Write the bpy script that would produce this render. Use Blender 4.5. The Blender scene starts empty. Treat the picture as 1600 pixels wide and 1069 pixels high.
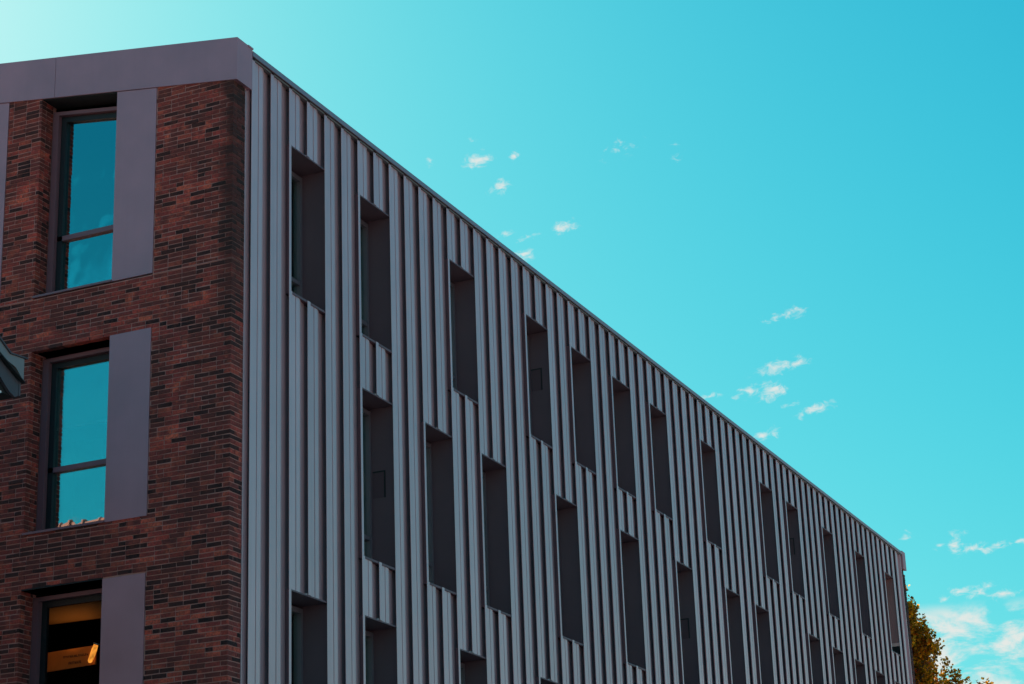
import bpy, bmesh, math, random, mathutils
from math import radians, sin, cos, pi
from mathutils import Vector, Matrix, noise
random.seed(7)
sc = bpy.context.scene
COL = sc.collection

# ------------------------------------------------------------------ camera
H0 = 14.62                      # height of the eave line above the street
YAW, PITCH, ROLL = radians(23.99014535), radians(19.11803004), radians(-2.13794244)
CAM = Vector((-21.71943125, -13.38876649, -13.02112764 + H0))
FWD = Vector((cos(PITCH)*cos(YAW), cos(PITCH)*sin(YAW), sin(PITCH)))
_r = Vector((sin(YAW), -cos(YAW), 0)); _u = _r.cross(FWD)
RGT = cos(ROLL)*_r + sin(ROLL)*_u
UPV = -sin(ROLL)*_r + cos(ROLL)*_u
FPX = 3197.3386
cam_data = bpy.data.cameras.new('camera')
cam = bpy.data.objects.new('camera', cam_data); COL.objects.link(cam)
_m = Matrix((RGT, UPV, -FWD)).transposed().to_4x4(); _m.translation = CAM
cam.matrix_world = _m
cam_data.sensor_width = 36; cam_data.lens = FPX*36/1600
cam_data.clip_start = 0.1; cam_data.clip_end = 6000
sc.camera = cam

def project(P):
    d = Vector(P) - CAM; z = d.dot(FWD)
    return 800 + FPX*d.dot(RGT)/z, 534.5 - FPX*d.dot(UPV)/z, z

# ------------------------------------------------------------------ world, sun, exposure
SUN_AZ, SUN_EL = 57.0, 33.0
world = bpy.data.worlds.new('World'); sc.world = world; world.use_nodes = True
nt = world.node_tree; nt.nodes.clear()
N = nt.nodes.new; L = nt.links.new
def wmath(op, a, b=None, c=None):
    n = N('ShaderNodeMath'); n.operation = op
    for i, v in enumerate((a, b, c)):
        if v is None: continue
        if isinstance(v, (int, float)): n.inputs[i].default_value = v
        else: L(v, n.inputs[i])
    return n.outputs[0]
sky = N('ShaderNodeTexSky'); sky.sky_type = 'NISHITA'; sky.sun_disc = False
sky.sun_elevation = radians(SUN_EL); sky.sun_rotation = radians(90 - SUN_AZ)
sky.air_density = 1.0; sky.dust_density = 1.0; sky.ozone_density = 1.0
# the whole sky is graded to cyan, the same everywhere
sep = N('ShaderNodeSeparateColor'); L(sky.outputs[0], sep.inputs[0])
def curve(x, k, p):
    e = wmath('EXPONENT', wmath('MULTIPLY', x, -k*0.1))
    return wmath('MULTIPLY', wmath('POWER', wmath('SUBTRACT', 1.0, e), p), 10.0)
com = N('ShaderNodeCombineColor')
L(curve(sep.outputs[0], 1.75, 3.1), com.inputs[0])
L(curve(sep.outputs[1], 3.00, 1.5), com.inputs[1])
L(curve(sep.outputs[2], 2.30, 1.0), com.inputs[2])
# clouds far away: az / el of the view direction in degrees
tc = N('ShaderNodeTexCoord'); sx = N('ShaderNodeSeparateXYZ'); L(tc.outputs['Generated'], sx.inputs[0])
az = wmath('MULTIPLY', wmath('ARCTAN2', sx.outputs[1], sx.outputs[0]), 180/pi)
el = wmath('MULTIPLY', wmath('ARCSINE', sx.outputs[2]), 180/pi)
ae = N('ShaderNodeCombineXYZ'); L(az, ae.inputs[0]); L(el, ae.inputs[1])
PUFFS = [(24.86,24.22,0.61,0.29,1.0),(24.2,23.47,0.36,0.32,.9),(23.7,24.3,0.21,0.18,.8),(26.29,24.23,0.14,0.21,.5),
 (24.96,24.79,0.18,0.11,.4),(22.26,22.28,0.54,0.25,1.0),(24.06,22.14,0.25,0.14,.7),(23.43,22.04,0.5,0.11,.5),
 (23.55,21.53,0.40,0.27,1.0),(20.54,24.35,0.64,0.25,.34),(18.76,24.19,0.25,0.36,.34),(15.65,19.46,0.42,0.25,1.0),
 (16.16,19.38,0.46,0.16,.7),(16.19,17.99,0.79,0.29,1.0),(15.68,18.04,0.6,0.16,.9),(16.47,17.35,0.54,0.40,1.05),
 (17.13,17.37,0.43,0.25,.8),(17.48,17.26,0.29,0.11,.6),(15.95,16.91,0.29,0.11,.7),(15.21,16.76,0.68,0.2,1.0),
 (15.66,16.63,0.18,0.21,.4),(16.88,16.12,0.36,0.21,.85),(16.47,16.18,0.21,0.25,.5),(18.31,17.3,0.46,0.12,.7),
 (13.07,13.06,0.18,0.18,.6),(11.7,13.0,0.32,0.16,.6),(11.77,12.69,0.29,0.40,.9),(12.17,12.73,0.36,0.14,.6),
 (11.34,12.59,0.32,0.18,.8),(10.75,12.57,0.64,0.18,.8),(9.99,12.66,0.45,0.14,.8),(11.75,11.44,0.54,0.21,.9),
 (11.23,11.42,0.54,0.25,.9),(10.59,11.29,0.46,0.25,.8),(12.17,11.27,0.21,0.18,.6)]
mask = None
for (a, e, w_, h_, s_) in PUFFS:
    mp = N('ShaderNodeMapping'); mp.vector_type = 'TEXTURE'
    mp.inputs['Location'].default_value = (a, e, 0)
    mp.inputs['Rotation'].default_value = (0, 0, radians(-9))
    mp.inputs['Scale'].default_value = (w_*1.02, h_*0.90, 1)
    L(ae.outputs[0], mp.inputs['Vector'])
    ln = N('ShaderNodeVectorMath'); ln.operation = 'LENGTH'; L(mp.outputs[0], ln.inputs[0])
    v = wmath('MULTIPLY', wmath('SUBTRACT', 1.0, ln.outputs['Value']), s_)
    mask = v if mask is None else wmath('MAXIMUM', mask, v)
nz = N('ShaderNodeTexNoise'); nz.inputs['Scale'].default_value = 4.2; nz.inputs['Detail'].default_value = 6
nz.inputs['Roughness'].default_value = .62; nz.inputs['Distortion'].default_value = .6
m0 = N('ShaderNodeMapping'); m0.inputs['Rotation'].default_value = (0, 0, .15); m0.inputs['Scale'].default_value = (.75, 1.25, 1)
L(ae.outputs[0], m0.inputs[0]); L(m0.outputs[0], nz.inputs['Vector'])
puff = wmath('ADD', mask, wmath('MULTIPLY', wmath('SUBTRACT', nz.outputs[0], .5), 2.7))
def ramp(x, a, b):
    n = N('ShaderNodeMapRange'); n.interpolation_type = 'SMOOTHSTEP'
    n.inputs[1].default_value = a; n.inputs[2].default_value = b
    L(x, n.inputs[0]); return n.outputs[0]
puff_d = wmath('MULTIPLY', ramp(puff, .10, 1.25), ramp(mask, -.55, .25))
# a bank of layered cloud all round, low above the horizon
nb = N('ShaderNodeTexNoise'); nb.inputs['Scale'].default_value = 1.0; nb.inputs['Detail'].default_value = 7
nb.inputs['Roughness'].default_value = .64; nb.inputs['Distortion'].default_value = .4
mb = N('ShaderNodeMapping'); mb.inputs['Scale'].default_value = (.62, 1.5, 1); mb.inputs['Location'].default_value = (1.3, 0.55, 0)
mb.inputs['Rotation'].default_value = (0, 0, -.03)
L(ae.outputs[0], mb.inputs[0]); L(mb.outputs[0], nb.inputs['Vector'])
bank = wmath('MULTIPLY', ramp(nb.outputs[0], .38, .62), ramp(el, 11.25, 10.75))
dens = wmath('MAXIMUM', puff_d, wmath('MULTIPLY', bank, 1.08))
mix = N('ShaderNodeMix'); mix.data_type = 'RGBA'; L(wmath('MULTIPLY', dens, .85), mix.inputs[0])
L(com.outputs[0], mix.inputs[6]); mix.inputs[7].default_value = (8.4, 8.3, 7.9, 1)
bg = N('ShaderNodeBackground'); L(mix.outputs[2], bg.inputs[0]); bg.inputs[1].default_value = 0.07
wo = N('ShaderNodeOutputWorld'); L(bg.outputs[0], wo.inputs[0])

sun_d = bpy.data.lights.new('sun', 'SUN'); sun = bpy.data.objects.new('sun', sun_d); COL.objects.link(sun)
sun_d.energy = 5.0; sun_d.angle = radians(.5); sun_d.color = (1.0, .90, .78)
_s = Vector((cos(radians(SUN_EL))*cos(radians(SUN_AZ)), cos(radians(SUN_EL))*sin(radians(SUN_AZ)), sin(radians(SUN_EL))))
sun.rotation_euler = (-_s).to_track_quat('-Z', 'Y').to_euler()
sun.location = (0, 0, 60)
sc.view_settings.view_transform = 'Standard'; sc.view_settings.look = 'None'
sc.view_settings.gamma = 1; sc.view_settings.use_curve_mapping = False
sc.view_settings.exposure = 0.5
sc.render.engine = 'CYCLES'
sc.cycles.max_bounces = 8; sc.cycles.transparent_max_bounces = 12
sc.cycles.use_denoising = True

# ------------------------------------------------------------------ materials
def mat(name, col, rough=.6, metal=0.0, spec=.5, vary=0.0, vscale=3.0, bump=0.0, bscale=40.0, streak=0.0, rnd=0.0):
    m = bpy.data.materials.new(name); m.use_nodes = True
    t = m.node_tree; p = t.nodes['Principled BSDF']
    p.inputs['Base Color'].default_value = (*col, 1); p.inputs['Roughness'].default_value = rough
    p.inputs['Metallic'].default_value = metal; p.inputs['Specular IOR Level'].default_value = spec
    g = t.nodes.new('ShaderNodeNewGeometry')
    val = None
    def mm(op, a, b):
        n = t.nodes.new('ShaderNodeMath'); n.operation = op
        for i, v in enumerate((a, b)):
            if isinstance(v, (int, float)): n.inputs[i].default_value = v
            else: t.links.new(v, n.inputs[i])
        return n.outputs[0]
    terms = []
    if vary:
        n = t.nodes.new('ShaderNodeTexNoise'); n.inputs['Scale'].default_value = vscale; n.inputs['Detail'].default_value = 5
        t.links.new(g.outputs['Position'], n.inputs['Vector'])
        terms.append(mm('MULTIPLY', mm('SUBTRACT', n.outputs[0], .5), vary*2))
        t.links.new(mm('ADD', rough, mm('MULTIPLY', mm('SUBTRACT', n.outputs[0], .5), vary*.8)), p.inputs['Roughness'])
    if streak:
        mp = t.nodes.new('ShaderNodeMapping'); mp.inputs['Scale'].default_value = (14, 14, .35)
        t.links.new(g.outputs['Position'], mp.inputs[0])
        n = t.nodes.new('ShaderNodeTexNoise'); n.inputs['Scale'].default_value = 1; n.inputs['Detail'].default_value = 4
        t.links.new(mp.outputs[0], n.inputs['Vector'])
        terms.append(mm('MULTIPLY', mm('SUBTRACT', n.outputs[0], .5), streak*2))
    if rnd:
        oi = t.nodes.new('ShaderNodeObjectInfo')
        terms.append(mm('MULTIPLY', mm('SUBTRACT', oi.outputs['Random'], .5), rnd*2))
    if terms:
        v = 1.0
        for x in terms: v = mm('ADD', x, v)
        mx = t.nodes.new('ShaderNodeVectorMath'); mx.operation = 'SCALE'; mx.inputs[0].default_value = col
        t.links.new(v, mx.inputs['Scale']); t.links.new(mx.outputs[0], p.inputs['Base Color'])
    if bump:
        n = t.nodes.new('ShaderNodeTexNoise'); n.inputs['Scale'].default_value = bscale; n.inputs['Detail'].default_value = 3
        t.links.new(g.outputs['Position'], n.inputs['Vector'])
        b = t.nodes.new('ShaderNodeBump'); b.inputs['Strength'].default_value = bump; b.inputs['Distance'].default_value = .01
        t.links.new(n.outputs[0], b.inputs['Height']); t.links.new(b.outputs[0], p.inputs['Normal'])
    return m

M_CLAD = mat('zinc_cladding', (.64, .37, .385), .36, .30, vary=.10, vscale=1.2, streak=.12, rnd=.07)
M_FASC = mat('zinc_fascia', (.48, .222, .252), .55, .45, vary=.22, vscale=1.5, streak=.03)
M_COPE = mat('zinc_coping', (.34, .235, .26), .5, .6, vary=.06)
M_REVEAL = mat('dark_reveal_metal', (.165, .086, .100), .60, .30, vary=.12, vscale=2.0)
M_REVEAL2 = mat('brown_reveal_metal', (.48, .20, .19), .6, .3, vary=.1, vscale=2.0)
M_FRAME = mat('window_frame_paint', (.24, .10, .115), .45, .2, vary=.05)
M_FRAME_D = mat('dark_frame_paint', (.20, .15, .17), .45, .4, vary=.05)
M_GAP = mat('joint_backing', (.42, .32, .37), .8)
M_STRIP = mat('black_strip', (.010, .008, .009), .5)
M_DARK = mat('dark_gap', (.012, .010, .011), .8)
M_PALE = mat('pale_trim', (.80, .74, .70), .5)
M_PLASTER = mat('dark_interior', (.022, .018, .015), .85, vary=.1)
M_RENDER = mat('pale_render', (.55, .47, .40), .9, vary=.08, vscale=.8, bump=.3, bscale=90)
M_PAVE = mat('pale_paving', (.46, .39, .36), .9, vary=.12, vscale=.4, bump=.2, bscale=30)
M_ROAD = mat('asphalt', (.06, .055, .055), .9, vary=.15, vscale=.7, bump=.3, bscale=120)
M_KERB = mat('kerb_stone', (.30, .28, .26), .85, vary=.1)
M_ROOF = mat('roof_membrane', (.16, .15, .15), .8, vary=.1)
M_TILE = mat('clay_tile', (.44, .15, .10), .75, vary=.3, vscale=6, rnd=.12)
M_VERGE = mat('verge_zinc', (.24, .20, .20), .5, .3, vary=.12, vscale=9)
M_VERGE_D = mat('barge_board_paint', (.075, .055, .065), .55, .1, vary=.15, vscale=9)
M_HATCH = mat('hatch_paint', (.125, .060, .072), .6, .3, vary=.1)
M_LEDGE = mat('pinkish_ledge', (.85, .45, .40), .7)
M_BLIND = mat('blind_fabric', (.55, .50, .45), .9)
M_BARK = mat('bark', (.10, .07, .05), .95, vary=.3, vscale=9, bump=.6, bscale=30)
M_WOOD = mat('orange_board', (.55, .19, .045), .7, vary=.25, vscale=6)
M_INK = mat('board_lettering', (.07, .02, .015), .8)
M_DUCT = mat('amber_duct', (.50, .28, .12), .95, .0, spec=.1, vary=.06)

def brick_material(name='clinker_brick', plain=None):
    m = bpy.data.materials.new(name); m.use_nodes = True
    t = m.node_tree; p = t.nodes['Principled BSDF']; p.inputs['Roughness'].default_value = .85
    p.inputs['Specular IOR Level'].default_value = .25
    at = t.nodes.new('ShaderNodeAttribute'); at.attribute_name = 'tone'
    r = t.nodes.new('ShaderNodeValToRGB'); e = r.color_ramp.elements
    e[0].position = 0; e[0].color = (.014, .006, .007, 1)
    e[1].position = 1; e[1].color = (.82, .13, .075, 1)
    for pos, c in ((.20, (.024, .009, .010, 1)), (.24, (.22, .042, .035, 1)), (.55, (.49, .063, .050, 1)), (.85, (.70, .086, .057, 1))):
        x = e.new(pos); x.color = c
    t.links.new(at.outputs['Fac'], r.inputs[0])
    g = t.nodes.new('ShaderNodeNewGeometry')
    def noise_(s, d=4):
        n = t.nodes.new('ShaderNodeTexNoise'); n.inputs['Scale'].default_value = s; n.inputs['Detail'].default_value = d
        t.links.new(g.outputs['Position'], n.inputs['Vector']); return n.outputs[0]
    def rng(x, a, b, lo, hi):
        n = t.nodes.new('ShaderNodeMapRange'); n.interpolation_type = 'SMOOTHSTEP'
        for i, v in enumerate((a, b, lo, hi)): n.inputs[i+1].default_value = v
        t.links.new(x, n.inputs[0]); return n.outputs[0]
    def mixc(f, a, b, bt='MIX'):
        n = t.nodes.new('ShaderNodeMix'); n.data_type = 'RGBA'; n.blend_type = bt
        if isinstance(f, (int, float)): n.inputs[0].default_value = f
        else: t.links.new(f, n.inputs[0])
        for i, v in ((6, a), (7, b)):
            if isinstance(v, tuple): n.inputs[i].default_value = v
            else: t.links.new(v, n.inputs[i])
        return n.outputs[2]
    # sandy orange bloom on the brick faces, then weather stains below the coping corner
    fb = t.nodes.new('ShaderNodeMath'); fb.operation = 'MULTIPLY'
    t.links.new(rng(noise_(6.0, 6), .52, .68, 0, .85), fb.inputs[0]); t.links.new(rng(at.outputs['Fac'], .15, .4, .12, 1), fb.inputs[1])
    c = mixc(fb.outputs[0], r.outputs[0], (.92, .15, .08, 1))
    n2 = noise_(34.0, 3)
    c = mixc(rng(n2, .3, .7, .55, 0), c, (.085, .026, .022, 1))
    c = mixc(rng(noise_(1.7, 6), .42, .66, .55, 0), c, (.10, .028, .023, 1))
    if plain: c = mixc(rng(noise_(8.0, 5), .3, .7, 0, .35), plain, (plain[0]*.5, plain[1]*.5, plain[2]*.5, 1))
    sp = t.nodes.new('ShaderNodeSeparateXYZ'); t.links.new(g.outputs['Position'], sp.inputs[0])
    a = t.nodes.new('ShaderNodeMath'); a.operation = 'ADD'
    t.links.new(sp.outputs[1], a.inputs[0])
    m_ = t.nodes.new('ShaderNodeMath'); m_.operation = 'MULTIPLY_ADD'; m_.inputs[1].default_value = .5; m_.inputs[2].default_value = -.25
    t.links.new(noise_(4.0, 4), m_.inputs[0]); t.links.new(m_.outputs[0], a.inputs[1])
    zz = rng(sp.outputs[2], H0-5.6, H0-1.6, 0, .78)
    st = t.nodes.new('ShaderNodeMath'); st.operation = 'MULTIPLY'
    t.links.new(rng(a.outputs[0], .08, .32, 1, 0), st.inputs[0]); t.links.new(zz, st.inputs[1])
    c = mixc(st.outputs[0], c, (.030, .016, .014, 1))
    t.links.new(c, p.inputs['Base Color'])
    b = t.nodes.new('ShaderNodeBump'); b.inputs['Strength'].default_value = .6; b.inputs['Distance'].default_value = .006
    t.links.new(noise_(70.0, 4), b.inputs['Height']); t.links.new(b.outputs[0], p.inputs['Normal'])
    return m
M_BRICK = brick_material()
M_MORTAR = brick_material('stained_mortar', (.54, .225, .19, 1))

def glass_material(name, refl, tint=(.75, .85, .85)):
    m = bpy.data.materials.new(name); m.use_nodes = True
    t = m.node_tree; t.nodes.clear()
    o = t.nodes.new('ShaderNodeOutputMaterial')
    gl = t.nodes.new('ShaderNodeBsdfGlossy'); gl.inputs['Roughness'].default_value = .0; gl.inputs['Color'].default_value = (.95, 1, .94, 1)
    tr = t.nodes.new('ShaderNodeBsdfTransparent'); tr.inputs['Color'].default_value = (*tint, 1)
    gg = t.nodes.new('ShaderNodeNewGeometry'); nn = t.nodes.new('ShaderNodeTexNoise'); nn.inputs['Scale'].default_value = 1.3
    t.links.new(gg.outputs['Position'], nn.inputs['Vector'])
    bb = t.nodes.new('ShaderNodeBump'); bb.inputs['Strength'].default_value = .25; bb.inputs['Distance'].default_value = .012
    t.links.new(nn.outputs[0], bb.inputs['Height']); t.links.new(bb.outputs[0], gl.inputs['Normal'])
    lw = t.nodes.new('ShaderNodeFresnel'); lw.inputs['IOR'].default_value = 1.5
    ad = t.nodes.new('ShaderNodeMath'); ad.operation = 'ADD'; ad.use_clamp = True; ad.inputs[1].default_value = refl
    t.links.new(lw.outputs[0], ad.inputs[0])
    mx = t.nodes.new('ShaderNodeMixShader'); t.links.new(ad.outputs[0], mx.inputs[0])
    t.links.new(tr.outputs[0], mx.inputs[1]); t.links.new(gl.outputs[0], mx.inputs[2]); t.links.new(mx.outputs[0], o.inputs[0])
    return m
M_GLASS = glass_material('solar_glass', .38)
M_GLASS_F = glass_material('facade_glass', .04)

def leaf_material():
    m = bpy.data.materials.new('autumn_leaf'); m.use_nodes = True
    t = m.node_tree; t.nodes.clear()
    o = t.nodes.new('ShaderNodeOutputMaterial')
    g = t.nodes.new('ShaderNodeNewGeometry')
    r = t.nodes.new('ShaderNodeValToRGB'); e = r.color_ramp.elements
    e[0].color = (.085, .062, .012, 1); e[1].color = (.72, .40, .04, 1)
    x = e.new(.5); x.color = (.33, .20, .025, 1)
    t.links.new(g.outputs['Random Per Island'], r.inputs[0])
    d = t.nodes.new('ShaderNodeBsdfDiffuse'); tl = t.nodes.new('ShaderNodeBsdfTranslucent')
    gn = t.nodes.new('ShaderNodeVectorMath'); gn.operation = 'MULTIPLY'; gn.inputs[1].default_value = (2.3, 1.6, .55)
    t.links.new(r.outputs[0], d.inputs[0]); t.links.new(r.outputs[0], gn.inputs[0]); t.links.new(gn.outputs[0], tl.inputs[0])
    mx = t.nodes.new('ShaderNodeMixShader'); mx.inputs[0].default_value = .62
    t.links.new(d.outputs[0], mx.inputs[1]); t.links.new(tl.outputs[0], mx.inputs[2]); t.links.new(mx.outputs[0], o.inputs[0])
    return m
M_LEAF = leaf_material()

def emit_material(name, col, s):
    m = bpy.data.materials.new(name); m.use_nodes = True
    p = m.node_tree.nodes['Principled BSDF']; p.inputs['Base Color'].default_value = (*col, 1)
    p.inputs['Emission Color'].default_value = (*col, 1); p.inputs['Emission Strength'].default_value = s
    t = m.node_tree; g = t.nodes.new('ShaderNodeNewGeometry')
    n = t.nodes.new('ShaderNodeTexNoise'); n.inputs['Scale'].default_value = 18; t.links.new(g.outputs['Position'], n.inputs['Vector'])
    k = t.nodes.new('ShaderNodeMath'); k.operation = 'MULTIPLY'; k.inputs[1].default_value = s*2
    t.links.new(n.outputs[0], k.inputs[0]); t.links.new(k.outputs[0], p.inputs['Emission Strength'])
    return m
M_LAMP = emit_material('amber_lamp_glow', (1.0, .36, .045), .55)

# ------------------------------------------------------------------ mesh helpers
def tag(o, label=None, cat=None, group=None, kind=None):
    for k, v in (('label', label), ('category', cat), ('group', group), ('kind', kind)):
        if v: o[k] = v
    return o
def empty(name, loc=(0, 0, 0)):
    o = bpy.data.objects.new(name, None); COL.objects.link(o); o.location = loc; o.empty_display_size = .3
    return o
def link(name, me, parent=None, loc=None):
    o = bpy.data.objects.new(name, me); COL.objects.link(o)
    if parent: o.parent = parent
    if loc: o.location = loc
    return o
class MB:
    def __init__(s): s.v = []; s.f = []
    def hexa(s, p):          # 8 points: bottom ring 0-3, top ring 4-7
        b = len(s.v); s.v += [tuple(q) for q in p]
        s.f += [tuple(b+i for i in q) for q in ((3,2,1,0),(4,5,6,7),(0,1,5,4),(1,2,6,5),(2,3,7,6),(3,0,4,7))]
    def box(s, x0, x1, y0, y1, z0, z1):
        s.hexa([(x0,y0,z0),(x1,y0,z0),(x1,y1,z0),(x0,y1,z0),(x0,y0,z1),(x1,y0,z1),(x1,y1,z1),(x0,y1,z1)])
    def rake(s, x0, x1, y0, y1, za, zb, k, yref=0):   # a box whose top and bottom climb by k per metre of y
        s.hexa([(x,y,z+k*(y-yref)) for z in (za, zb) for x, y in ((x0,y0),(x1,y0),(x1,y1),(x0,y1))])
    def wedge_top(s, x0, x1, y0, y1, z0, z1, k):      # flat bottom, climbing top
        s.hexa([(x0,y0,z0),(x1,y0,z0),(x1,y1,z0),(x0,y1,z0),(x0,y0,z1+k*y0),(x1,y0,z1+k*y0),(x1,y1,z1+k*y1),(x0,y1,z1+k*y1)])
    def prism(s, pts, axis, a, b):                    # polygon extruded along an axis
        base = len(s.v); n = len(pts)
        for t in (a, b):
            for p, q in pts:
                s.v.append((t, p, q) if axis == 'x' else (p, t, q) if axis == 'y' else (p, q, t))
        s.f.append(tuple(base+i for i in range(n))); s.f.append(tuple(base+n+i for i in reversed(range(n))))
        for i in range(n):
            j = (i+1) % n; s.f.append((base+i, base+n+i, base+n+j, base+j))
    def tube(s, pts, rads, n=8):
        base = len(s.v)
        for i, p in enumerate(pts):
            p = Vector(p)
            d = (Vector(pts[min(i+1, len(pts)-1)]) - Vector(pts[max(i-1, 0)])).normalized()
            a = d.cross(Vector((.31, .9, .2))).normalized(); b = d.cross(a)
            for k in range(n):
                t = 2*pi*k/n; q = p + (a*cos(t) + b*sin(t))*rads[i]; s.v.append(tuple(q))
        for i in range(len(pts)-1):
            for k in range(n):
                s.f.append((base+i*n+k, base+i*n+(k+1) % n, base+(i+1)*n+(k+1) % n, base+(i+1)*n+k))
        s.f.append(tuple(base+k for k in reversed(range(n)))); s.f.append(tuple(base+(len(pts)-1)*n+k for k in range(n)))
    def mesh(s, name, m, smooth=False):
        me = bpy.data.meshes.new(name); me.from_pydata(s.v, [], s.f)
        bm = bmesh.new(); bm.from_mesh(me); bmesh.ops.recalc_face_normals(bm, faces=bm.faces); bm.to_mesh(me); bm.free()
        me.materials.append(m)
        if smooth:
            for p in me.polygons: p.use_smooth = True
        return me
    def build(s, name, m, parent=None, smooth=False):
        return link(name, s.mesh(name, m, smooth), parent)

# ------------------------------------------------------------------ ground
g = MB(); g.box(-900, 900, -900, 900, -.4, 0); tag(g.build('ground', M_PAVE), kind='structure')
g = MB(); g.box(-60, 160, -11.5, -4.0, .0, .004); tag(g.build('road', M_ROAD), kind='structure')
g = MB(); g.box(-60, 160, -4.0, -3.85, .0, .12); g.box(-60, 160, -11.65, -11.5, .0, .12); tag(g.build('kerb', M_KERB), kind='structure')

# ------------------------------------------------------------------ the office building
B = empty('office_building')
tag(B, 'long building with ribbed grey metal facade, dark red brick gable end and sloping metal coping', 'building')
MOD = .5; NMOD = 70; XE = NMOD*MOD          # facade module
GX = -.462                                   # plane of the brick gable
PY = .055                                    # plane of the cladding behind the seam tips
RK = .143                                    # slope of the gable coping
R1T, R1B, R2T, R2B, R3T, R3B = [H0+z for z in (-.902, -3.074, -3.920, -6.385, -7.244, -9.70)]
ROWS = [([2,6,12,18,22,26,30,36,44,48,54,60,66], R1T, R1B),
        ([6,10,14,20,26,32,38,42,50,54,58,62,66], R2T, R2B),
        ([2,6,12,18], R3T, R3B)]
# unseen solid core added to block light leaks, and the roof
c = MB()
for xa, xb, ya in ((5.0, XE+.1, .62), (-.10, 5.0, 8.0)):
    c.prism([(ya, .01), (23.9, .01), (23.9, H0-.06), (12, H0-.06+RK*12), (ya, H0-.06+RK*ya)], 'x', xa, xb)
c.build('core_block', M_PLASTER, B)
c = MB()
c.hexa([(-.1,.0,H0-.02),(XE+.2,.0,H0-.02),(XE+.2,12,H0-.02+RK*12),(-.1,12,H0-.02+RK*12),
        (-.1,.0,H0+.06),(XE+.2,.0,H0+.06),(XE+.2,12,H0+.06+RK*12),(-.1,12,H0+.06+RK*12)])
c.hexa([(-.1,12,H0-.02+RK*12),(XE+.2,12,H0-.02+RK*12),(XE+.2,24,H0-.02),(-.1,24,H0-.02),
        (-.1,12,H0+.06+RK*12),(XE+.2,12,H0+.06+RK*12),(XE+.2,24,H0+.06),(-.1,24,H0+.06)])
c.build('roof', M_ROOF, B)

# cladding panels: seam fin at the left edge, flat pan with a swaged line
PP = .022                                    # flat of the pan behind the seam tip
def panel_mesh():
    # thin sheet: front lip, pan with a swaged line, then a bow that turns back into the open joint
    bow = [(.240, PP), (.265, PP+.003), (.290, PP+.009), (.315, PP+.018), (.340, PP+.030), (.365, PP+.043), (.385, PP+.051), (.410, PP+.056), (.491, PP+.062)]
    front = [(-.050, 0), (.028, 0), (.030, PP), (.150, PP), (.153, PP+.018), (.166, PP+.018), (.169, PP)] + bow
    back = [(.491, PP+.072), (.385, PP+.063), (.34, PP+.044), (.29, PP+.026), (.24, PP+.023), (.022, PP+.022), (.020, .006), (-.050, .006)]
    b = MB(); b.prism(front + back, 'z', 0, 1); k = len(b.f)
    b.box(0, .5, .110, .118, 0, 1)                       # backing sheet added behind the joint, its tone sets the stripe's shade
    me = b.mesh('cladding_panel', M_CLAD); me.materials.append(M_GAP)
    for p in me.polygons:
        if p.index >= k: p.material_index = 1
    return me
PANEL = panel_mesh()
seamb = MB(); seamb.box(-.050, .006, 0, .006, 0, 1); seamb.box(-.001, .006, .006, .15, 0, 1)
SEAM = seamb.mesh('edge_seam', M_CLAD); SEAM.materials.append(M_REVEAL)  # web given a darker colour, standing for the shade in the joint
for p in SEAM.polygons: p.material_index = int(p.index > 5)
tabb = MB(); tabb.box(-.030, .018, .030, .075, .0, .028); TABM = tabb.mesh('seam_lit_tab', M_PALE)  # pale tab painted in for the sky-lit spot at the seam foot
lipb = MB(); lipb.box(.0, .5, PY-.010, PY+.05, -.022, -.002); LIPM = lipb.mesh('drip_edge', M_CLAD)
Z_TOP = H0 + .004
for n in range(NMOD):
    cuts = []
    for starts, zt, zb in ROWS:
        for s in starts:
            if s <= n < s+2: cuts.append((zt, zb, n-s))
    z = Z_TOP; segs = []
    for zt, zb, k in cuts:
        segs.append((zt, z, k, True)); z = zb - .001
    segs.append((.05, z, 0, False))
    for i, (z0, z1, k, over) in enumerate(segs):
        o = link('cladding_panel', PANEL, B, (n*MOD, 0, z0))
        if over and k == 1:
            o.location.z = z0 + .022; o.scale = (1, 1, z1 - z0 - .022)
            link('seam_lit_tab', TABM, o, (0, 0, 0)).scale = (1, 1, 1/(z1-z0-.022))
        else:
            if over: o.location.z = z0 + .022
            o.scale = (1, 1, z1 - o.location.z)
# narrow closing strip between the brick corner and the first seam, last seam at the far end
s = MB(); s.box(-.158, -.001, PY, PY+.03, .05, Z_TOP); s.box(-.170, -.158, PY-.030, PY+.03, .05, H0-.50); s.build('corner_trim', M_CLAD, B)
s = MB(); s.box(XE-.02, XE+.024, 0, PY+.03, .05, Z_TOP); s.box(XE+.024, XE+.18, PY, PY+.03, .05, Z_TOP); s.build('corner_trim', M_CLAD, B)
# eave coping with a drip, in lengths
x = -.085; k = 0
while x < XE+.15:
    x1 = min(x+5.0, XE+.15)
    s = MB(); s.prism([(-.035, H0+.004), (-.035, H0+.078), (.30, H0+.118), (.30, H0+.094), (-.015, H0+.06), (-.015, H0+.004)], 'x', x+.002, x1-.002)
    s.build('eave_coping', M_COPE, B); x = x1
s = MB(); s.box(-.1, XE+.15, -.012, .30, H0+.006, H0+.055); s.build('coping_core', M_DARK, B)

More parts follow.
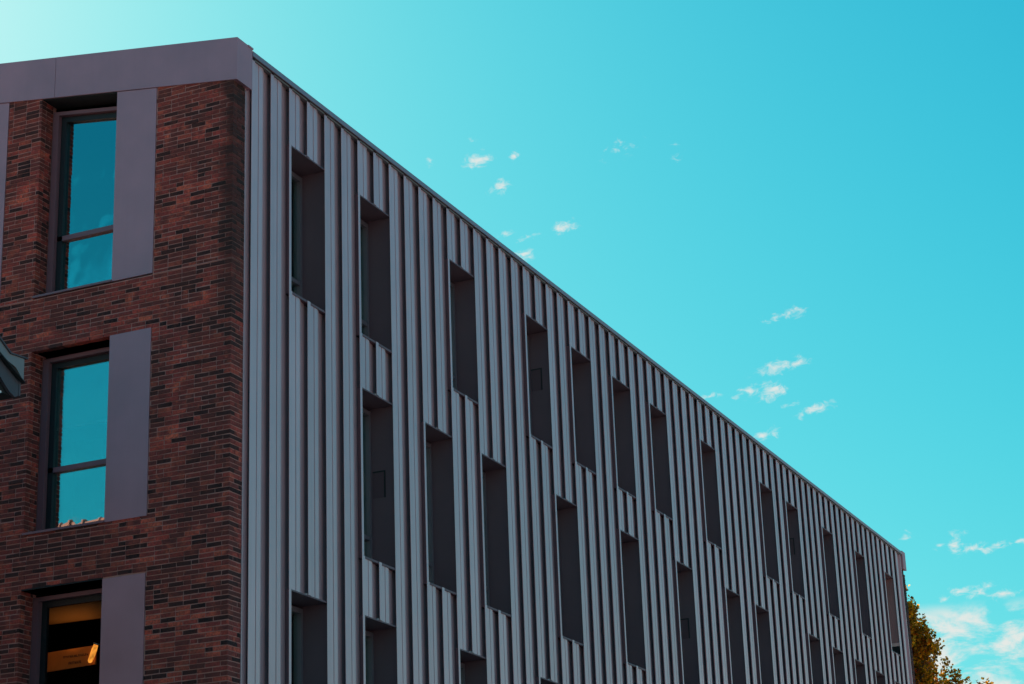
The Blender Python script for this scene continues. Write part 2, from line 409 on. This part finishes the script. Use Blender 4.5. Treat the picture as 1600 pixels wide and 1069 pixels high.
# windows of the metal facade
GY = .47
hatch_at = {(0, 18), (0, 48), (1, 6), (1, 32)}
def facade_window(row, n, zt, zb):
    x0, x1 = n*MOD + .007, (n+2)*MOD
    f = MB(); fy0, fy1 = .40, .48
    f.box(x0+.02, x0+.075, fy0, fy1, zb+.03, zt-.03); f.box(x1-.058, x1-.006, fy0, fy1, zb+.03, zt-.03)
    f.box(x0+.075, x1-.058, fy0, fy1, zb+.03, zb+.10); f.box(x0+.075, x1-.058, fy0, fy1, zt-.10, zt-.03)
    zm = zb + .46
    f.box(x0+.075, x1-.058, fy0+.01, fy1, zm, zm+.06)
    w = f.build('window', M_FRAME_D, B)
    p = MB(); p.box(x0+.07, x1-.05, GY-.012, GY, zb+.08, zt-.08); p.build('pane', M_GLASS_F, w)
    m = M_REVEAL2 if (row, n) == (0, 66) else M_REVEAL
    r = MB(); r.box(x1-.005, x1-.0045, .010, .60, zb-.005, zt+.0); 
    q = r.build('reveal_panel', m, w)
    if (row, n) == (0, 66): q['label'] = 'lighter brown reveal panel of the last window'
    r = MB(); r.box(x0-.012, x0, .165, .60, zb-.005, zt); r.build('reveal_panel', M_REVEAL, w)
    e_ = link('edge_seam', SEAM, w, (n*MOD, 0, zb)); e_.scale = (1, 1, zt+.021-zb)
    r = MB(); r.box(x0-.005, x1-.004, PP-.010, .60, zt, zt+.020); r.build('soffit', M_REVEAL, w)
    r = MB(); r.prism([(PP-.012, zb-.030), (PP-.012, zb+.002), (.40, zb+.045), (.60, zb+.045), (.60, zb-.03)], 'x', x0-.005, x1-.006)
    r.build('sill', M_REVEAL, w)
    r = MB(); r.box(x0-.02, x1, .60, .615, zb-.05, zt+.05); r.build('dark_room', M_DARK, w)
    if (row, n) in hatch_at:
        za, zc = zb+1.09, zb+1.50
        h = MB(); h.box(x1-.010, x1-.006, .185, .375, za, zc); h.build('vent_hatch', M_HATCH, w)
        h = MB(); h.prism([(.166, za), (.188, za), (.188, zc-.022), (.375, zc-.022), (.375, zc), (.166, zc)], 'x', x1-.014, x1-.006); h.build('hatch_shadow', M_STRIP, w)  # dark strip stands for the recess shadow along top and outer edge
    if (row, n) == (0, 12):
        h = MB(); h.box(x0+.08, x0+.50, GY+.01, GY+.014, H0-1.45, H0-1.08); h.build('pale_sheet', M_BLIND, w)  # pale sheet behind part of the glass
    if (row, n) == (0, 66):
        h = MB(); h.box(x1-.030, x1-.006, .01, .40, zb+.27, zb+.36); h.build('pale_ledge', M_LEDGE, w)
        h = MB(); h.box(x1-.012, x1-.006, .01, .40, zb+.04, zb+.265); h.build('dark_plinth', M_DARK, w)
for row, (starts, zt, zb) in enumerate(ROWS):
    for n in starts: facade_window(row, n, zt, zb)

# ---- brick gable end
WINS = [(1.92, 3.20, H0-3.06, None), (1.92, 3.20, H0-6.385, H0-3.83), (1.92, 3.20, H0-9.70, H0-7.13),
        (4.43, 5.71, H0-3.06, None), (4.43, 5.71, H0-6.385, H0-3.83), (4.43, 5.71, H0-9.70, H0-7.13)]
FB = lambda y: H0 - .515 + RK*y               # lower edge of the gable fascia
def opening(y, z, win):                      # opening with the metal infill at its right side
    y0, y1, zb, zt = win
    return y0-.655 < y < y1 and zb < z < (FB(y)+.3 if zt is None else zt)
m = MB(); MX0, MX1 = GX+.006, -.13
ys = [(.041, 1.265), (3.208, 3.775), (5.718, 6.2)]
for a, b in ys: m.wedge_top(MX0, MX1, a, b, .01, H0-.30, RK)
for y0, y1 in ((1.265, 3.20), (3.775, 5.71)):
    m.box(MX0, MX1, y0, y1, H0-6.385+2.555, H0-3.06-.02); m.box(MX0, MX1, y0, y1, H0-7.13, H0-6.405); m.box(MX0, MX1, y0, y1, .01, H0-9.72)
m.box(MX1, -.16, .044, .12, .01, H0-.45) if False else None
m.box(MX1, -.171, .044, .10, .01, H0-.40) if False else None
m.build('mortar_bed', M_MORTAR, B)
m = MB(); m.wedge_top(GX, -.13, 6.2, 12, .01, H0-.30, RK)
m.hexa([(GX,12,.01),(-.13,12,.01),(-.13,24,.01),(GX,24,.01),(GX,12,H0-.3+RK*12),(-.13,12,H0-.3+RK*12),(-.13,24,H0-.3),(GX,24,H0-.3)])
m.build('gable_wall', M_BRICK, B)

CH, BL, BH, JT = .0629, .210, .0505, .012
# loose list of bricks: (x0,x1,y0,y1,z0)
bricks = []
def lay(y0, y1, z, x0=GX, x1=GX+.10): bricks.append((x0, x1, y0, y1, z))
zc = H0 - .42; course = 0
zs = []
z = H0 - 3.083 - CH*int((H0-3.083)/CH)
z0b = z
ncourse = int((H0+.6 - z0b)/CH)
for ci in range(ncourse):
    z = z0b + ci*CH
    if z < H0-10.6: continue
    odd = ci % 2
    rr = random.Random(ci*31+5)
    # return face of the corner (towards the metal facade)
    if z + BH < H0 - .515:
        if odd:
            bricks.append((GX, GX+.10, .035, .035+BL, z)); bricks.append((GX+.10+JT, -.172, .035, .135, z)); y = .035+BL+JT
        else:
            bricks.append((GX, GX+BL, .035, .135, z)); bricks.append((GX+BL+JT, -.172, .035, .135, z)); y = .035+.10+JT
    else: y = .035 + (BL if odd else .10) + JT
    if not odd and rr.random() < .5: pass
    y += 0
    first = True
    while y < 6.2:
        ln = BL
        if rr.random() < .10: ln = .10
        y1 = min(y+ln, 6.2)
        # cut the brick at openings
        a = y
        for (wy0, wy1, wzb, wzt) in WINS:
            lo, hi = wy0-.657, wy1
            zm = z+BH/2
            if wzb-.004 < zm < ((FB(hi)+.5) if wzt is None else wzt):
                if a < lo < y1: y1 = lo-.004
                elif lo <= a < hi and y1 <= hi: a = None; break
                elif lo <= a < hi < y1: a = hi
        if a is not None and y1-a > .03 and z < FB((a+y1)/2)+.02:
            bricks.append((GX, GX+.10, a, y1, z))
        y = y + ln + JT
    # jambs of the window recesses
    for (wy0, wy1, wzb, wzt) in WINS:
        zm = z+BH/2
        if wzb < zm < ((FB(wy1)+.02) if wzt is None else wzt-.0):
            if odd: bricks.append((GX+.10+JT, GX+.25, wy1, wy1+.10, z))
            else:
                bricks.append((GX+.10+JT, GX+.10+JT+.09, wy1, wy1+.10, z)); bricks.append((GX+.10+JT*2+.09, GX+.25, wy1, wy1+.10, z))
def tone_of(x, y, z, rr):
    u = rr.random()
    cl = noise.noise(Vector((y*1.1, z*1.6, 3.3)))
    if u < .215 - .06*cl: return rr.uniform(0, .18)
    t = .46 + .26*rr.gauss(0, 1) + .22*cl
    if rr.random() < .05: t += .35
    return min(1, max(.25, t))
# the bricks that show largest in the photograph become parts, the rest one mass
score = []
for i, b in enumerate(bricks):
    u, v, d = project((b[0], (b[2]+b[3])/2, b[4]+BH/2))
    face = (b[3]-b[2]) if b[0] < GX+.01 else .03
    inside = 3 < u < 1597 and 3 < v < 1066
    score.append((face/d/d if inside else 0, i))
big = set(i for s_, i in sorted(score, reverse=True)[:296])
rr = random.Random(99)
def brick_verts(b, rr):
    x0, x1, y0, y1, z = b
    dx = rr.uniform(-.003, .003); j = lambda: rr.uniform(-.0032, .0032)
    return [(x+dx+j(), y+j(), zz+j()) for zz in (z, z+BH) for x, y in ((x0, y0), (x1, y0), (x1, y1), (x0, y1))]
BF = ((3,2,1,0),(4,5,6,7),(0,1,5,4),(1,2,6,5),(2,3,7,6),(3,0,4,7))
def brick_mesh(verts, faces, tones):
    me = bpy.data.meshes.new('brick'); me.from_pydata(verts, [], faces); me.materials.append(M_BRICK)
    at = me.attributes.new('tone', 'FLOAT', 'POINT'); at.data.foreach_set('value', tones); me.update(); return me
mv, mf, mt = [], [], []; cache = {}
for i, b in enumerate(bricks):
    t = tone_of(b[0], (b[2]+b[3])/2, b[4], rr)
    if i in big:
        key = (round((b[3]-b[2])*200), round((b[1]-b[0])*200), round(t*7), rr.randrange(2))
        if key not in cache:
            cache[key] = brick_mesh(brick_verts((0, b[1]-b[0], 0, b[3]-b[2], 0), rr), BF, [t]*8)
        link('brick', cache[key], B, (b[0], b[2], b[4]))
    else:
        k = len(mv); mv += brick_verts(b, rr); mf += [tuple(k+q for q in f) for f in BF]; mt += [t]*8
o = link('brick_mass', brick_mesh(mv, mf, mt), B); o['kind'] = 'stuff'
# pale movement joint at the floor line
s = MB(); s.prism([(GX-.005, .030), (-.173, .030), (-.173, .06), (GX+.03, .06), (GX+.03, 1.262), (GX-.005, 1.262)], 'z', H0-3.084, H0-3.074); s.build('movement_joint', M_MORTAR, B)
s = MB(); s.box(GX-.005, GX+.03, 3.21, 3.772, H0-3.084, H0-3.074); s.build('movement_joint', M_MORTAR, B)

# ---- sloping gable fascia in lengths with a boxed end at the corner
y = -.03; seams = [-.03, 2.98, 5.98, 8.98, 11.98]
for a, b in zip(seams, seams[1:]):
    f = MB(); f.rake(GX-.018, -.09, a+(.003 if a > 0 else 0), b-.003, H0-.512, H0+.118, RK)
    f.build('fascia_panel', M_FASC, B)
f = MB(); f.rake(GX-.006, -.10, 2.9, 12, H0-.50, H0+.105, RK); f.build('fascia_backing', M_DARK, B)
f = MB(); f.rake(-.20, -.078, -.038, 2.98, H0+.100, H0+.126, RK); f.build('fascia_cap', M_FASC, B)
f = MB(); f.hexa([(GX-.018,12,H0-.5+RK*12),(-.09,12,H0-.5+RK*12),(-.09,24,H0-.5),(GX-.018,24,H0-.5),(GX-.018,12,H0+.118+RK*12),(-.09,12,H0+.118+RK*12),(-.09,24,H0+.118),(GX-.018,24,H0+.118)])
f.build('fascia_panel', M_FASC, B)
# far end: brick return and boxed fascia end
f = MB(); f.rake(XE+.16, XE+.50, -.03, 12, H0-.40, H0+.125, RK); f.build('fascia_panel', M_FASC, B)
fv, ff, ft = [], [], []
for ci in range(int((H0-.5)/CH)):
    z = ci*CH+.02
    off = .10 if ci % 2 else .20
    for x0, x1 in ((XE+.185, XE+.185+off), (XE+.197+off, XE+.49 + (.02 if ci % 2 else .0))):
        k = len(fv); fv += brick_verts((x0, x1, .035, .135, z), rr); ff += [tuple(k+q for q in f_) for f_ in BF]; ft += [rr.uniform(.05, .4)]*8
o = link('brick_mass', brick_mesh(fv, ff, ft), B); o['kind'] = 'stuff'
f = MB(); f.box(XE+.17, XE+.47, .06, 23.9, .01, H0-.05); f.build('gable_wall', M_BRICK, B)

# ---- windows of the gable
GF = GX + .25                                  # front of the frame
def gable_window(y0, y1, zb, zt, lower, blind=False, open_top=False):
    raked = zt is None
    k = RK if raked else 0
    top = (H0 - .515 + .16) if raked else zt          # at y=0 for the raked head, minus the drop below
    ztf = (lambda y: H0-.615+RK*y) if raked else (lambda y: zt-.05)
    f = MB()
    fx0, fx1 = GF, GF+.16
    f.wedge_top(fx0, fx1, y1-.105, y1-.008, zb+.01, ztf(0), k)
    f.wedge_top(fx0, fx1, y0+.0, y0+.075, zb+.01, ztf(0), k)
    f.rake(fx0, fx1, y0+.075, y1-.105, ztf(0)-.055, ztf(0), k)
    f.box(fx0, fx1, y0+.075, y1-.105, zb+.01, zb+.07)
    zt2 = zb+lower
    f.box(fx0+.07, fx1, y0+.075, y1-.105, zt2, zt2+.07)
    w = f.build('window', M_FRAME, B)
    gx = GF + .12
    z_ = MB(); z_.wedge_top(gx-.05, gx-.002, y1-.190, y1-.106, zb+.07, ztf(0)-.056, k); z_.rake(gx-.05, gx-.002, y0+.076, y1-.191, ztf(0)-.135, ztf(0)-.056, k)
    z_.build('reflection_strip', M_STRIP, w)  # black strips stand for the dark frame return mirrored in the glass
    p = MB(); p.box(gx, gx+.012, y0+.07, y1-.10, zb+.06, zt2+.005); p.build('pane', M_GLASS, w)
    if not open_top:
        p = MB(); p.wedge_top(gx, gx+.012, y0+.07, y1-.10, zt2+.06, ztf(0)-.05, k); p.build('pane', M_GLASS, w)
    s_ = MB(); s_.prism([(GX-.022, zb-.004), (GX-.022, zb+.026), (GF+.01, zb+.045), (GF+.01, zb-.004)], 'y', y0-.0, y1+.012); s_.build('sill', M_FRAME, w)
    # metal infill to the right, flush with the brick, forms the right jamb
    s_ = MB()
    if raked: s_.wedge_top(GX-.006, GF+.02, y0-.652, y0-.001, zb+.0, H0-.520, RK)
    else: s_.box(GX-.006, GF+.02, y0-.652, y0-.001, zb+.0, zt-.003)
    s_.build('infill_panel', M_FASC, w)
    s_ = MB()
    if raked: s_.rake(GX+.004, GF+.1, y0, y1-.002, H0-.525, H0-.50, RK)
    else: s_.box(GX+.004, GF+.1, y0, y1-.002, zt, zt+.03)
    s_.build('soffit', M_DARK, w)
    if blind:
        b_ = MB(); b_.box(gx+.05, gx+.054, y0+.08, y1-.11, zt2+.66, zt-.1); b_.build('roller_blind', M_BLIND, w)
        b_ = MB(); b_.box(gx+.04, gx+.062, y0+.08, y1-.11, zt2+.62, zt2+.66); b_.build('blind_rail', M_PALE, w)
    # the room behind
    r = MB(); a, b, c_, d = y0-.7, y1+3.0, zb-.1, (zt or H0-.3)+.45
    x0, x1 = -.115, 4.6
    for q in ((x1, x1+.05, a, b, c_, d), (x0, x1, a-.05, a, c_, d), (x0, x1, b, b+.05, c_, d), (x0, x1, a, b, c_-.05, c_), (x0, x1, a, b, d, d+.05)): r.box(*q)
    if y0 < 3: r.build('room_lining', M_PLASTER, w)
    return w
for i, (y0, y1, zb, zt) in enumerate(WINS):
    gable_window(y0, y1, zb, zt, (.92, .90, .80)[i % 3], blind=(i == 1), open_top=(i == 2))

# things seen through the lit lower window
bd = MB(); X = 1.0
bd.hexa([(X, 3.05, H0-7.885), (X+.03, 3.05, H0-7.885), (X+.03, 4.02, H0-7.915), (X, 4.02, H0-7.915),
         (X, 3.05, H0-7.625), (X+.03, 3.05, H0-7.625), (X+.03, 4.02, H0-7.645), (X, 4.02, H0-7.645)])
board = bd.build('hanging_board', M_WOOD)
tag(board, 'orange wooden board with two lines of dark lettering behind the lowest gable window', 'sign')
rl = random.Random(4)
def scribble(y0, y1, zc, h):
    t = MB(); y = y1
    while y > y0:
        wd = rl.uniform(.010, .024)
        if rl.random() < .12: y -= .02; continue
        kind = rl.randrange(3)
        t.box(X-.004, X-.0005, y-.006, y, zc-h/2, zc+h/2*rl.choice((1, 1, .5)))
        if kind == 0: t.box(X-.004, X-.0005, y-wd, y-.006, zc+h*.15, zc+h*.32)
        if kind == 1: t.box(X-.004, X-.0005, y-wd, y-.006, zc-h*.5, zc-h*.3)
        if kind == 2: t.box(X-.004, X-.0005, y-wd, y-wd+.006, zc-h*.5, zc+h*.2)
        y -= wd+.007
    t.build('lettering', M_INK, board)
scribble(3.17, 3.60, H0-7.735, .030); scribble(3.28, 3.49, H0-7.825, .036)
lm = empty('amber_lamp', (1.0, 3.05, H0-7.9))
tag(lm, 'glowing amber tube lamp beside the orange board inside the lowest gable window', 'lamp')
t = MB(); t.tube([(-.06, -.045, .265), (-.06, -.02, .20), (-.06, .015, .11), (-.06, .045, .05), (-.06, .05, .03)], [.030, .038, .036, .030, .014], 10)
t.build('tube', M_LAMP, lm, True)
t = MB(); t.tube([(-.06, -.05, .272), (-.06, -.055, .285)], [.042, .042], 10); t.build('cap', M_PALE, lm)
ld = bpy.data.lights.new('board_fill', 'SPOT'); ld.energy = 4.5; ld.color = (1.0, .45, .10); ld.shadow_soft_size = .03; ld.spot_size = radians(62); ld.spot_blend = .6  # unseen spot added above the window head to light the board
lo = bpy.data.objects.new('board_fill', ld); COL.objects.link(lo); lo.parent = lm; lo.rotation_euler = Vector((.6, -.05, -.85)).to_track_quat('-Z', 'Y').to_euler(); lo.location = (-.55, .45, .95)
ld = bpy.data.lights.new('duct_fill', 'SPOT'); ld.energy = 2.6; ld.color = (1.0, .45, .10); ld.shadow_soft_size = .03; ld.spot_size = radians(100); ld.spot_blend = .9  # second unseen spot, added to brighten the duct from below
lo = bpy.data.objects.new('duct_fill', ld); COL.objects.link(lo); lo.parent = lm; lo.location = (-.35, .30, .10)
lo.rotation_euler = Vector((.35, .1, .75)).to_track_quat('-Z', 'Y').to_euler()
dc = empty('ceiling_duct', (1.0, 3.0, H0-7.2))
tag(dc, 'round amber lit duct running under the ceiling behind the top of the lowest gable window', 'duct')
t = MB(); t.tube([(.1, -1.4, .12), (.1, 3.0, .16)], [.17, .17], 24); t.build('duct_pipe', M_DUCT, dc, True)
t = MB()
for yy in (-.9, 1.4): t.tube([(.1, yy, .121), (.1, yy+.03, .122)], [.176, .176], 24)
t.build('duct_band', M_FRAME, dc, True)

# ------------------------------------------------------------------ neighbouring house with the kicked eave, left edge
A = empty('eaves_house', (-5.7, 2.6, 0))
tag(A, 'small house whose kicked roof corner with grey verge juts in at the left edge', 'house')
def loc(mb): mb.v = [(x+5.7, y-2.6, z) for x, y, z in mb.v]; return mb
zz = lambda q: H0+q
YA = 1.2
prof_top = [(-3.117, -5.047), (-3.418, -5.068), (-5.7, -3.68)]
w_ = MB(); w_.prism([(-3.150, zz(-5.069)), (-3.147, zz(-5.345)), (-3.30, zz(-5.215)), (-3.60, zz(-4.955)+-.19), (-5.7, zz(-3.72)-.20), (-5.7, zz(-3.70)), (-3.424, zz(-5.085))], 'y', YA, YA+.04)
loc(w_).build('verge_board', M_VERGE, A)
w_ = MB(); w_.prism([(-3.125, zz(-5.366)), (-3.130, zz(-5.352)), (-3.60, zz(-5.118)-.005), (-5.7, zz(-3.93)), (-5.7, zz(-3.945)), (-3.605, zz(-5.138))], 'y', YA-.012, YA+.045)
loc(w_).build('drip_strip', M_DARK, A)
w_ = MB(); w_.prism([(-3.145, zz(-5.37)), (-3.165, zz(-5.52)), (-3.23, zz(-5.555)), (-3.34, zz(-5.515)), (-3.58, zz(-5.335)-.0), (-5.7, zz(-4.15)), (-5.7, zz(-3.95)), (-3.60, zz(-5.14))], 'y', YA+.05, YA+.09)
loc(w_).build('barge_board', M_VERGE_D, A)
w_ = MB(); w_.prism([(-3.10, zz(-5.047)), (-3.10, zz(-5.062)), (-3.422, zz(-5.085)), (-5.7, zz(-3.70)), (-5.7, zz(-3.68)), (-3.418, zz(-5.066))], 'y', YA-.02, 4.2)
w_.prism([(-8.3, zz(-5.047)), (-8.3, zz(-5.062)), (-7.98, zz(-5.085)), (-5.7, zz(-3.70)), (-5.7, zz(-3.68)), (-7.98, zz(-5.066))], 'y', YA-.02, 4.2)
loc(w_).build('roof', M_VERGE_D, A)
w_ = MB(); w_.prism([(-3.17, zz(-5.54)), (-3.165, zz(-5.52)), (-5.7, zz(-4.10)), (-8.2, zz(-5.52)), (-8.2, zz(-5.54))], 'y', YA+.10, 4.15)
loc(w_).build('eave_soffit', M_DARK, A)
w_ = MB(); w_.prism([(-3.14, zz(-5.52)), (-3.14, zz(-5.07)), (-3.17, zz(-5.07)), (-3.17, zz(-5.52))], 'y', YA+.045, 4.2); loc(w_).build('eave_board', M_VERGE_D, A)
w_ = MB(); w_.box(-7.7, -3.85, 1.62, 4.1, 0.0, zz(-5.54)); loc(w_).build('wall', M_RENDER, A)
w_ = MB(); w_.box(-3.60, -3.545, YA+.0, YA+.06, zz(-5.60), zz(-5.575)); loc(w_).build('bracket', M_PALE, A)

# ------------------------------------------------------------------ tiled house across the side street (seen mirrored in the gable glass)
T = empty('tiled_house', (-12, 15, 0))
tag(T, 'clay tiled house across the side street, its ridge mirrored in the middle gable window', 'house')
RZ = H0-2.57; EZ = H0-5.2
w_ = MB(); w_.prism([(-4.0, 0), (4.0, 0), (4.0, EZ-.1), (0, RZ-.2), (-4.0, EZ-.1)], 'y', -7.5, 9); w_.build('wall', M_RENDER, T)
w_ = MB()
for sgn in (-1, 1):
    w_.prism([(0, RZ-.12), (sgn*4.5, EZ-.29), (sgn*4.5, EZ-.17), (0, RZ)], 'y', -7.8, 9.3)
roofT = w_.build('roof', M_TILE, T)
y = -7.8
while y < 9.3:
    t = MB(); t.tube([(0, y, RZ+.0), (0, y+.06, RZ+.0), (0, y+.065, RZ), (0, y+.40, RZ)], [.155, .155, .125, .115], 10)
    t.build('ridge_tile', M_TILE, roofT); y += .36
pl = MB()
for sgn in (-1, 1):
    for i in range(12):
        a = i/12; b = (i+1)/12
        for j in range(0, 76):
            yy = -7.75 + j*.224
            xa, za = sgn*4.5*a, RZ+(EZ-.17-RZ)*a; xb, zb_ = sgn*4.5*b, RZ+(EZ-.17-RZ)*b
            pl.hexa([(xa, yy, za-.01), (xb, yy, zb_+.01), (xb, yy+.20, zb_+.01), (xa, yy+.20, za-.01), (xa, yy+.05, za+.02), (xb, yy+.05, zb_+.055), (xb, yy+.15, zb_+.055), (xa, yy+.15, za+.02)])
o = pl.build('tile_courses', M_TILE, T); o['kind'] = 'stuff'

# ------------------------------------------------------------------ tree beyond the far end
TX, TY = 44.0, 3.35
TR = empty('autumn_tree', (TX, TY, 0))
tag(TR, 'tree with backlit golden brown autumn leaves beyond the far end of the metal facade', 'tree')
TOPZ = H0 + 1.5
def crad(z):                                  # crown radius by height
    q = z - H0
    pts = [(1.5, .2), (.9, .9), (.3, 1.35), (-.4, 1.85), (-1.2, 2.25), (-2.2, 2.7), (-4, 3.4), (-6.5, 3.6), (-9, 2.2), (-10.2, .6)]
    for (a, ra), (b, rb) in zip(pts, pts[1:]):
        if b <= q <= a: return ra + (rb-ra)*(a-q)/(a-b)
    return 0
tr = MB(); tr.tube([(0,0,0), (.05,.03,2), (.0,.1,5), (.08,.05,9), (0,0,12.5), (.02,0,TOPZ-.6)], [.30,.24,.20,.13,.07,.02], 12); tr.build('trunk', M_BARK, TR, True)
rt = random.Random(21)
limbs = MB(); lv, lf = [], []
def leaf(p, size):
    a = rt.uniform(0, 2*pi); ca = rt.uniform(-.9, .9); sa = math.sqrt(1-ca*ca)
    d = Vector((sa*cos(a), sa*sin(a), ca)); q = Vector((rt.gauss(0, 1), rt.gauss(0, 1), rt.gauss(0, .6)))
    s_ = d.cross(q)
    if s_.length < 1e-4: return
    s_.normalize(); s_ *= size*.42; d *= size; nrm = s_.cross(d).normalized()*size*.12
    k = len(lv)
    lv.extend([tuple(p), tuple(p+d*.45+s_+nrm), tuple(p+d), tuple(p+d*.45-s_+nrm)]); lf.append((k, k+1, k+2)); lf.append((k, k+2, k+3))
def shoot(p, d, ln, dens):
    q = p + d*ln
    limbs.tube([tuple(p), tuple(p+d*ln*.5+Vector((rt.gauss(0, .03), rt.gauss(0, .03), 0))), tuple(q)], [.012, .008, .003], 4)
    for i in range(int(ln*dens)):
        t = (i+rt.random())/(ln*dens)
        c_ = p + d*ln*(.15+.85*t)
        leaf(c_ + Vector((rt.gauss(0, .055), rt.gauss(0, .055), rt.gauss(0, .05))), rt.uniform(.085, .14))
nl = 0
for i in range(150):
    z = rt.uniform(H0-9.5, H0+1.1) if i > 80 else rt.uniform(H0-4.5, H0+1.2)
    a = rt.uniform(0, 2*pi); R = crad(z)
    st = Vector((0, 0, max(2.6, z - R*rt.uniform(.5, .9))))
    en = Vector((cos(a)*R*rt.uniform(.75, 1.0), sin(a)*R*rt.uniform(.75, 1.0), z))
    md = st.lerp(en, .5) + Vector((rt.gauss(0, .1), rt.gauss(0, .1), -.12*R))
    limbs.tube([tuple(st), tuple(md), tuple(en)], [.045, .028, .010], 5)
    for k in range(17):
        t = rt.uniform(.25, 1.0)
        p = st.lerp(md, t*2) if t < .5 else md.lerp(en, t*2-1)
        out = Vector((cos(a), sin(a), 0))
        d = (out*rt.uniform(-.2, .8) + Vector((rt.gauss(0, .5), rt.gauss(0, .5), rt.uniform(.3, 1.3)))).normalized()
        shoot(p, d, rt.uniform(.30, .65), 58)
for i in range(75):                          # the open side is the fullest
    z = rt.uniform(H0-3.6, H0+.9); a = rt.uniform(-pi*.98, -.02); R = crad(z)*1.04
    st = Vector((0, 0, z - R*rt.uniform(.5, .9))); en = Vector((cos(a)*R*rt.uniform(.6, 1.0), sin(a)*R*rt.uniform(.6, 1.0), z))
    limbs.tube([tuple(st), tuple(en)], [.02, .008], 4)
    for k in range(15):
        p = st.lerp(en, rt.uniform(.35, 1.0))
        d = (Vector((cos(a), sin(a), 0))*rt.uniform(-.2, .7) + Vector((rt.gauss(0, .5), rt.gauss(0, .5), rt.uniform(.3, 1.3)))).normalized()
        shoot(p, d, rt.uniform(.30, .60), 56)
# the shoots that make the outline on the open side
for (yy, zt_, ln) in ((1.87, .50, .85), (1.55, -.05, .6), (1.62, -.35, .5), (1.15, -.85, .6), (1.30, -1.0, .5), (.95, -1.55, .55), (.75, -1.8, .5), (.35, -2.22, .55), (.60, -2.25, .6), (-.22, -2.33, .5), (-.33, -2.42, .4), (.05, -2.35, .55), (2.3, .9, .8), (2.0, -.1, .7)):
    top = Vector((rt.uniform(-.3, .3), yy-TY, H0+zt_)); d = Vector((0, rt.uniform(-.10, .0), 1)).normalized()
    shoot(top - d*ln, d, ln, 62)
    limbs.tube([tuple(top-d*ln), tuple((top-d*ln)*.6+Vector((0, 0, (top.z-1.6)*.4))), (0, 0, top.z-2.2)], [.008, .010, .02], 5)
limbs.build('limbs', M_BARK, TR, True)
me = bpy.data.meshes.new('crown'); me.from_pydata(lv, [], lf); me.materials.append(M_LEAF)
o = link('crown', me, TR); o['kind'] = 'stuff'
print('bricks', len(bricks), 'leaves', len(lf)//2)
